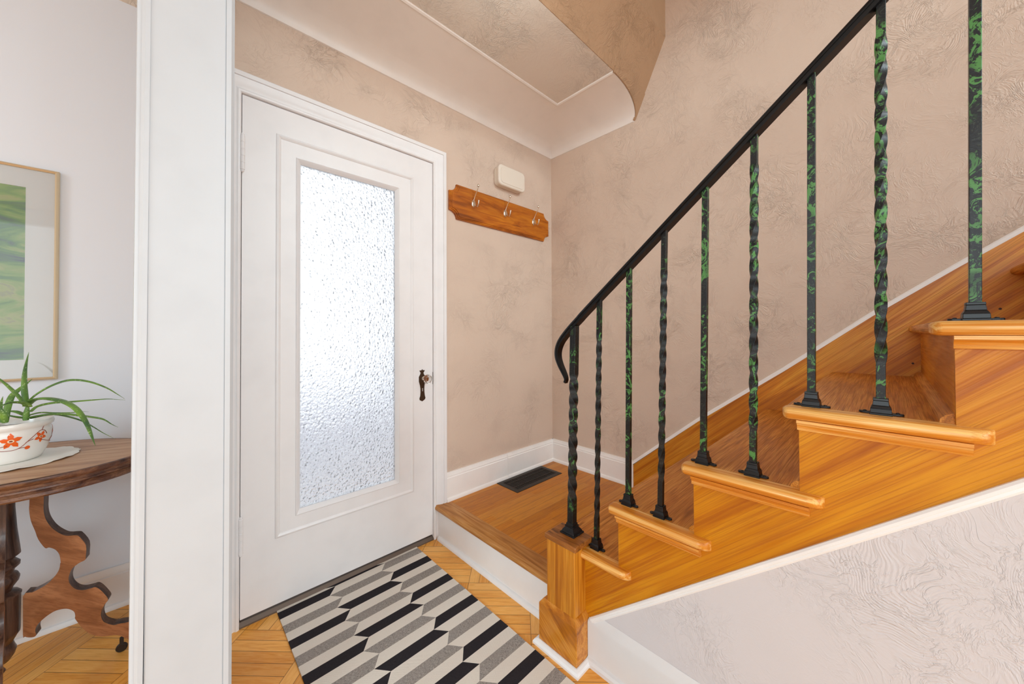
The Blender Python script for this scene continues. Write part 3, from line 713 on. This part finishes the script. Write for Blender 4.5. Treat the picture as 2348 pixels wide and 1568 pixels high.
# ------------------------------------------------------------------ door chime cover
CH = thing('door_chime', 'small ivory plastic door chime box high on the wall above the coat rack', 'door chime', (-.45, 0, 2.11))
cx, cz = -.4475, 2.1125
def rr(w, h, r, n=6, bulge=0.0):
    P_ = []
    for (sx, sz, a0) in ((1, 1, 0), (-1, 1, 90), (-1, -1, 180), (1, -1, 270)):
        for i in range(n):
            a = radians(a0+90*i/(n-1)); P_.append((cx+sx*(w/2-r)+r*cos(a), cz+sz*(h/2-r)+r*sin(a)))
    return P_
MB().prism(rr(.226, .124, .03), YF, 0, .030).build('back_box', PLAST, CH, bevel=.003)
MB().prism(rr(.235, .132, .03), YF, .030, .052).build('cover', PLAST, CH, bevel=.009, segs=4)
MB().prism(rr(.200, .100, .022), YF, .0515, .0545).build('face_plate', PLAST, CH, bevel=.0015)

# ------------------------------------------------------------------ rug
RG = MB(); h = .0458; nrow = 29; xL, xR = -1.7265, -1.108
def edge(n, base): return base+(.0185 if n % 2 == 0 else -.0185)
def tt(n): return min(-.007, -.0195-h*n)
cols = [['B', 'C', 'G', 'C'], ['C', 'G', 'C', 'B'], ['G', 'C', 'B', 'C']]
idx = {'B': 0, 'C': 1, 'G': 2}
def zr(x, y): return .006+.0006*sin(x*23+y*9)+(.0004*sin(y*41))
for n in range(-1, nrow):
    t0, t1 = tt(n), tt(n+1)
    xs0 = [xL, edge(n, -1.528), edge(n, -1.302), xR]; xs1 = [xL, edge(n+1, -1.528), edge(n+1, -1.302), xR]
    for c in range(3):
        q = [(xs0[c], t0), (xs0[c+1], t0), (xs1[c+1], t1), (xs1[c], t1)]
        RG.add([(a, b, zr(a, b)) for a, b in q], [(0, 1, 2, 3)], idx[cols[c][n % 4]])
    for xx in (xL, xR): RG.add([(xx, t0, 0.0008), (xx, t1, .0008), (xx, t1, zr(xx, t1)), (xx, t0, zr(xx, t0))], [(0, 1, 2, 3)], idx[cols[0 if xx == xL else 2][n % 4]])
yb_ = tt(nrow)
RG.add([(xL, -.007, .0008), (xR, -.007, .0008), (xR, yb_, .0008), (xL, yb_, .0008)], [(0, 1, 2, 3)], 1)
RG.add([(xL, -.007, .0008), (xR, -.007, .0008), (xR, -.007, .006), (xL, -.007, .006)], [(0, 1, 2, 3)], 1)
tag(RG.build('rug', [RUG_B, RUG_C, RUG_G]), 'flat woven runner rug with black, grey and cream chevron stripes in front of the door', 'rug')

# ------------------------------------------------------------------ picture
PC = thing('framed_picture', 'thin champagne metal framed green watercolour print on the light grey wall', 'picture', (-2.65, .496, .95))
fx0, fx1, fz0, fz1 = -2.95, -2.3535, .949, 1.744
pf = MB(); pf.sweep(rectc(fx0, fx1, fz0, fz1), [(0, 0), (0, .016), (.002, .020), (.006, .022), (.010, .019), (.0105, .004), (.0105, 0)], XZ(.496), True)
pf.build('frame', GOLD, PC, smooth=35)
mt = MB(); mt.sweep(rectc(fx0+.01, fx1-.01, fz0+.01, fz1-.01), [(0, .006), (0, .010), (.0685, .010), (.0695, .006)], XZ(.496), True)
mt.build('mount', MAT_W, PC)
MB().box(fx0+.01, fx1-.01, .488, .491, fz0+.01, fz1-.01).build('print', PRINT, PC)
MB().box(fx0+.009, fx1-.009, .4795, .4805, fz0+.009, fz1-.009).build('glass', PGLASS, PC)

# ------------------------------------------------------------------ oval table
TC = (-2.428, .215); ZT = .715; A1, A2 = .3585, .2605; MAJ = radians(-20.83)
TB = thing('pedestal_table', 'dark carved walnut oval pedestal table with scrolled legs beside the partition', 'table', (TC[0], TC[1], 0))
def oval(off, n=72, notch=0.0):
    P_ = []
    for i in range(n):
        a = 2*pi*i/n; x, y = (A1+off)*cos(a), (A2+off)*sin(a)
        P_.append((TC[0]+x*cos(MAJ)-y*sin(MAJ), TC[1]+x*sin(MAJ)+y*cos(MAJ)))
    return P_
def ringstack(b, prof, n=72, mi=0):
    vs = []
    for off, z in prof: vs += [(x, y, z) for x, y in oval(off, n)]
    fs = [(i*n+k, i*n+(k+1) % n, (i+1)*n+(k+1) % n, (i+1)*n+k) for i in range(len(prof)-1) for k in range(n)]
    fs += [tuple(range(n))[::-1], tuple(range((len(prof)-1)*n, len(prof)*n))]
    b.add(vs, fs, mi)
tp = MB(); ringstack(tp, [(-.01, ZT-.012), (-.010, ZT), ]); tp.build('table_top', WD_TABLE, TB)
rm = MB(); ringstack(rm, [(-.0095, ZT-.0125), (-.0095, ZT+.0003), (-.004, ZT+.0003), (-.001, ZT-.0015), (0, ZT-.006), (-.001, ZT-.011), (-.005, ZT-.015), (-.010, ZT-.018), (-.012, ZT-.021), (-.02, ZT-.022)])
rm.f = [f_ for f_ in rm.f if len(f_) == 4]; rm.mi = rm.mi[:len(rm.f)]
rm.build('top_edge', WD_RIM, TB, smooth=40)
ap = MB(); ringstack(ap, [(-.022, ZT-.018), (-.014, ZT-.0215), (-.014, ZT-.029), (-.017, ZT-.031), (-.016, ZT-.036), (-.019, ZT-.039), (-.013, ZT-.045), (-.012, ZT-.053), (-.016, ZT-.058), (-.03, ZT-.059)])
ap.build('apron', WD_RIM, TB, smooth=35)
# turned centre column
cp_ = [(.0001, .050), (.011, .054), (.018, .066), (.0125, .078), (.012, .086), (.026, .096), (.034, .110), (.038, .126), (.034, .138), (.031, .150), (.038, .166), (.044, .176),
       (.0448, .184), (.0448, .292), (.0465, .298), (.040, .306), (.027, .312), (.030, .322), (.040, .338), (.0425, .350), (.038, .362), (.030, .368), (.033, .378), (.0425, .388), (.043, .396), (.036, .405), (.030, .411), (.0435, .423), (.042, .440), (.036, .50), (.0315, .571), (.031, ZT-.058)]
cb = MB(); cb.lathe(cp_, (TC[0], TC[1], 0), 20); cb.build('column', WD_COL, TB, smooth=35)
# scroll leg: outline in (distance from axis, height)
LEGP = [(0.0668, 0.5857), (0.0664, 0.5593), (0.0703, 0.5237), (0.0791, 0.4892), (0.0858, 0.4602), (0.1, 0.4281), (0.1085, 0.4267), (0.1214, 0.4158), (0.1307, 0.3958), (0.1338, 0.3676), (0.1328, 0.3676), (0.1306, 0.3488), (0.1225, 0.3309), (0.1074, 0.3121), (0.0908, 0.3019), (0.0745, 0.2957), (0.056, 0.2893), (0.0569, 0.1708), (0.061, 0.1619), (0.0691, 0.1555), (0.0788, 0.1524), (0.0837, 0.1562), (0.0819, 0.1718), (0.0851, 0.1856), (0.0965, 0.1996), (0.1115, 0.211), (0.125, 0.2163), (0.1422, 0.2147), (0.1545, 0.2078), (0.1642, 0.1952), (0.1667, 0.1804), (0.1662, 0.1727), (0.1725, 0.1566), (0.1816, 0.136), (0.1944, 0.1146), (0.2054, 0.1009), (0.224, 0.0865), (0.2429, 0.079), (0.2621, 0.0728), (0.2757, 0.0616), (0.2916, 0.0444), (0.3015, 0.0425), (0.3032, 0.0979), (0.2833, 0.1055), (0.2696, 0.1089), (0.256, 0.1103), (0.2407, 0.1227), (0.2312, 0.1343), (0.2258, 0.1544), (0.2268, 0.173), (0.2346, 0.1915), (0.2421, 0.2043), (0.2325, 0.2279), (0.2211, 0.2483), (0.2117, 0.2585), (0.2025, 0.2584), (0.188, 0.2588), (0.1753, 0.263), (0.1646, 0.2726), (0.1557, 0.288), (0.1517, 0.3041), (0.1523, 0.3197), (0.1588, 0.3397), (0.1738, 0.3528), (0.1876, 0.3586), (0.1893, 0.3703), (0.1891, 0.408), (0.1737, 0.4416), (0.1651, 0.4488), (0.1445, 0.4539), (0.1281, 0.4691), (0.1138, 0.4893), (0.1031, 0.5141), (0.0981, 0.5344), (0.0962, 0.5564), (0.0965, 0.5778)]
LEGP = [(LEGP[0][0], .665)]+LEGP+[(LEGP[-1][0], .665)]
def smooth_outline(P_, m=3):
    Q = []; n = len(P_)
    for i in range(n):
        a, b, c, d = (Vector(P_[(i+j) % n]) for j in (-1, 0, 1, 2))
        sharp = (c-b).length > .05
        for j in range(1 if sharp else m):
            t = j/m; q_ = .5*((2*b)+(-a+c)*t+(2*a-5*b+4*c-d)*t*t+(-a+3*b-3*c+d)*t**3); Q.append((q_.x, q_.y))
    return Q
LEGP = smooth_outline(LEGP)
def leg(ang):
    c, s = cos(ang), sin(ang)
    b = MB(); h = .0155
    b.prism(LEGP, lambda a, z, d: (TC[0]+a*c-d*s, TC[1]+a*s+d*c, z), -h, h)
    for i in range(2, len(b.f)): b.mi[i] = 1
    o = b.build('leg', [WD_LEG, WD_COL], TB, bevel=.003, segs=2); o.modifiers['bevel'].material = 1
    w = MB(); ex = .272
    w.lathe([(.0001, -.006), (.012, -.006), (.015, -.003), (.015, .003), (.012, .006), (.0001, .006)], (0, 0, 0), 18)
    w.v = [(TC[0]+(ex+p[0])*c-p[2]*s, TC[1]+(ex+p[0])*s+p[2]*c, .0155+p[1]) for p in w.v]
    w.box(TC[0]+ex*c-.005, TC[0]+ex*c+.005, TC[1]+ex*s-.005, TC[1]+ex*s+.005, .0155, .05)
    w.build('caster', WAX, under(o, TB), smooth=40)
for an in (-10, -80, 128, 190): leg(radians(an))

# ------------------------------------------------------------------ doily, pot, aloe
DC = (-2.403, .220)
dz = ZT+.0006
dm = MB(); n = 96; rings = []
for rr_, zz in ((.0, .0012), (.05, .0012), (.1, .0012), (.125, .0016), (.134, .001)):
    rings.append([(DC[0]+(rr_*(1+(.035*abs(sin(12*a_)) if rr_ > .12 else 0)))*cos(a_), DC[1]+(rr_*(1+(.035*abs(sin(12*a_)) if rr_ > .12 else 0)))*sin(a_), dz+zz+(.0016*sin(9*a_+1) if rr_ > .12 else 0)+(.0016 if rr_ > .12 else 0)) for a_ in [2*pi*i/n for i in range(n)]])
vs = [p for r_ in rings[1:] for p in r_]+[(DC[0], DC[1], dz+.0012)]; fs = []
for i in range(len(rings)-2):
    for k in range(n):
        a_, b_ = i*n+k, i*n+(k+1) % n
        fs.append((a_, b_, b_+n, a_+n))
fs += [(k, (k+1) % n, len(vs)-1) for k in range(n)]
dm.add(vs, fs); do = dm.build('doily', LACE)
so = do.modifiers.new('solid', 'SOLIDIFY'); so.thickness = .0009; so.offset = 1
tag(do, 'round white lace doily under the flower pot on the oval table', 'doily')

PO = (-2.415, .235); zp = ZT+.0032
PT = thing('potted_aloe', 'spotted green aloe plant in a white bowl with orange flowers on the lace doily', 'potted plant', (PO[0], PO[1], zp))
pp = [(.0001, 0), (.060, 0), (.066, .003), (.071, .012), (.079, .030), (.0845, .050), (.087, .068), (.0865, .080), (.084, .086), (.0855, .0885), (.0895, .092), (.0915, .098), (.0905, .1035), (.0875, .106), (.084, .1045), (.081, .096), (.079, .085), (.0001, .084)]
pp = [(r, z*1.17) for r, z in pp]
pb = MB(); pb.lathe(pp, (PO[0], PO[1], zp), 56); pot = pb.build('pot', GLAZE, PT, smooth=60)
MB().lathe([(.0001, .0995), (.079, .0995), (.06, .104), (.0001, .107)], (PO[0], PO[1], zp), 24).build('soil', SOIL, PT)
def prad(z):
    for (r0, z0), (r1, z1) in zip(pp[2:9], pp[3:10]):
        if z0 <= z <= z1: return r0+(r1-r0)*(z-z0)/(z1-z0)
    return .085
def crs(P_, m=6):                       # catmull-rom resample
    P_ = [Vector(q) for q in P_]; Q = []
    for i in range(len(P_)-1):
        a, b, c, d = P_[max(0, i-1)], P_[i], P_[i+1], P_[min(len(P_)-1, i+2)]
        for j in range(m):
            t = j/m; Q.append(.5*((2*b)+(-a+c)*t+(2*a-5*b+4*c-d)*t*t+(-a+3*b-3*c+d)*t**3))
    return Q+[P_[-1]]
def onpot(a, z, lift=.0006):           # a: arc angle in radians, z: height on the bowl
    z *= 1.17; r = prad(z)+lift; return (PO[0]+r*cos(a), PO[1]+r*sin(a), zp+z)
AV = radians(-79)                       # side of the bowl that faces the camera
def blob(b, uc, zc_, pts, lift, mi=0):  # filled outline drawn on the bowl (u along the arc in metres)
    n = len(pts); P_ = [onpot(AV+(uc+u*f)/.085, zc_+z*f, lift) for f in (1, .7, .4) for u, z in pts]; c = onpot(AV+uc/.085, zc_, lift)
    F_ = [(r*n+i, r*n+(i+1) % n, (r+1)*n+(i+1) % n, (r+1)*n+i) for r in (0, 1) for i in range(n)]+[(2*n+i, 2*n+(i+1) % n, 3*n) for i in range(n)]
    b.add(P_+[c], F_, mi)
def flower(uc, zc_, s, rot):
    fl = MB(); P_ = []
    for k in range(5):
        for (da, rr_) in ((-.62, .42), (-.38, .72), (0, 1.05), (.38, .72)):
            a_ = rot+2*pi*k/5+da; P_.append((s*rr_*cos(a_), s*rr_*sin(a_)*.95))
    blob(fl, uc, zc_, P_, .0008); fl.build('flower_motif', ORANGE, under(pot, PT))
    ce = MB(); blob(ce, uc, zc_, [(s*.3*cos(a_), s*.2*sin(a_)) for a_ in [2*pi*i/12 for i in range(12)]], .0012)
    blob(ce, uc, zc_, [(s*.17*cos(a_), s*.11*sin(a_)) for a_ in [2*pi*i/10 for i in range(10)]], .0015, 1)
    ce.build('flower_centre', [YELG, BROWNG], under(pot, PT))
for i in range(4):
    u0 = .004-i*.134
    flower(u0, .063, .0215, .35); flower(u0+.062, .062, .0165, 1.0)
    vn = MB()
    for cv in ([(-.075, .056), (-.05, .047), (-.02, .040), (.005, .038), (.020, .044), (.034, .058), (.05, .072), (.062, .079), (.074, .076), (.080, .066)],
               [(.028, .053), (.036, .057), (.044, .059)], [(.012, .040), (.022, .041), (.028, .040)], [(.064, .079), (.070, .084), (.073, .090)], [(-.03, .043), (-.02, .05), (-.006, .052)]):
        vn.tube([onpot(AV+(u0+u.x)/.085, u.y, .0004) for u in crs(cv, 4)], .0009, 6)
    vn.build('vine_motif', BROWNG, under(pot, PT))
    bu = MB(); blob(bu, u0+.033, .039, [(.006*cos(a_), .005*sin(a_)) for a_ in [2*pi*i_/10 for i_ in range(10)]], .001); bu.build('bud_motif', ORANGE, under(pot, PT))
# leaves
LEAVES = [([(-2.3715, 0.1928, 0.9036), (-2.3557, 0.1946, 0.9254), (-2.3256, 0.1827, 0.9504), (-2.2928, 0.1684, 0.9663), (-2.2632, 0.1574, 0.9672), (-2.2308, 0.1439, 0.9569), (-2.1976, 0.1299, 0.9365), (-2.1741, 0.1251, 0.9143), (-2.1564, 0.1259, 0.8953)], 0.0068, 0.45), ([(-2.3721, 0.2354, 0.8677), (-2.3621, 0.2556, 0.8796), (-2.3329, 0.2576, 0.8864), (-2.2899, 0.2465, 0.8863), (-2.241, 0.2298, 0.8877), (-2.2011, 0.2216, 0.8873), (-2.1597, 0.2122, 0.8792)], 0.0062, 0.4), ([(-2.3705, 0.1781, 0.8949), (-2.3542, 0.1567, 0.9128), (-2.3303, 0.1283, 0.9186), (-2.3065, 0.1, 0.9166), (-2.279, 0.0685, 0.908), (-2.2555, 0.0408, 0.8904), (-2.2396, 0.0204, 0.8678), (-2.2275, 0.0038, 0.8428), (-2.2183, -0.01, 0.8154), (-2.212, -0.0213, 0.796), (-2.2063, -0.0319, 0.7787)], 0.0125, 0.35), ([(-2.3771, 0.2265, 0.8563), (-2.3518, 0.2244, 0.8621), (-2.3216, 0.2178, 0.8575), (-2.2844, 0.2044, 0.8546), (-2.2647, 0.2078, 0.8552), (-2.2455, 0.2117, 0.8499)], 0.006, 0.4), ([(-2.379, 0.2008, 0.8502), (-2.3559, 0.1891, 0.8563), (-2.3227, 0.1677, 0.8611), (-2.2891, 0.1459, 0.86), (-2.247, 0.1162, 0.8518), (-2.2123, 0.0937, 0.8429), (-2.1972, 0.0898, 0.8341), (-2.182, 0.0859, 0.8182), (-2.1675, 0.0827, 0.8064)], 0.0085, 0.4), ([(-2.3719, 0.2356, 0.8457), (-2.3316, 0.227, 0.8521), (-2.3039, 0.2306, 0.8436), (-2.2666, 0.2253, 0.8225), (-2.2406, 0.2309, 0.7964), (-2.2135, 0.2355, 0.7652), (-2.1843, 0.2381, 0.7371)], 0.0082, 0.4), ([(-2.3734, 0.1947, 0.8956), (-2.3774, 0.1981, 0.9223), (-2.3795, 0.1996, 0.9544), (-2.3788, 0.1982, 0.9945), (-2.3751, 0.194, 1.0292), (-2.3695, 0.1881, 1.0634)], 0.0098, 0.5), ([(-2.3763, 0.1836, 0.8976), (-2.3874, 0.1827, 0.9256), (-2.4021, 0.1852, 0.9506), (-2.4165, 0.1875, 0.9726), (-2.4326, 0.1915, 0.9919), (-2.4483, 0.1952, 1.0031)], 0.0098, 0.5), ([(-2.4135, 0.1923, 0.8471), (-2.4126, 0.2101, 0.8885), (-2.4077, 0.2242, 0.9229), (-2.3967, 0.2327, 0.9406), (-2.3833, 0.239, 0.9574), (-2.3724, 0.2478, 0.9728)], 0.0085, 0.45), ([(-2.3619, 0.1561, 0.8942), (-2.3687, 0.1402, 0.9079), (-2.3806, 0.1294, 0.9136), (-2.3938, 0.1199, 0.9143), (-2.4029, 0.1065, 0.9088), (-2.4151, 0.0962, 0.8962)], 0.01, 0.4), ([(-2.3742, 0.2099, 0.8558), (-2.4006, 0.2396, 0.8701), (-2.4252, 0.2676, 0.8722), (-2.4539, 0.2995, 0.8731)], 0.0078, 0.45), ([(-2.3741, 0.21, 0.8504), (-2.3926, 0.2137, 0.8556), (-2.4125, 0.2188, 0.8634), (-2.4359, 0.2272, 0.8684)], 0.007, 0.45), ([(-2.4176, 0.1824, 0.8496), (-2.4194, 0.179, 0.8788), (-2.4175, 0.1721, 0.9051), (-2.4118, 0.1617, 0.9313)], 0.0085, 0.45), ([(-2.4068, 0.1582, 0.8508), (-2.4084, 0.1501, 0.874), (-2.4154, 0.1472, 0.8983), (-2.4222, 0.1442, 0.9148)], 0.008, 0.45), ([(-2.3751, 0.1972, 0.8461), (-2.3742, 0.196, 0.8662), (-2.3724, 0.1939, 0.8849), (-2.3735, 0.1947, 0.9009)], 0.008, 1.0)]
for (pts, w, fl) in LEAVES:
    Q = crs(pts); n = len(Q)
    rad = [max(.0006, w*(1-(i/(n-1))**2.1)*(.82+.18*min(1, i/(n*.3)))) for i in range(n)]
    b = MB(); b.tube(Q, rad, 8, flat=fl, upv=(0, 0, 1)); b.build('leaf', LEAF, PT, smooth=70)
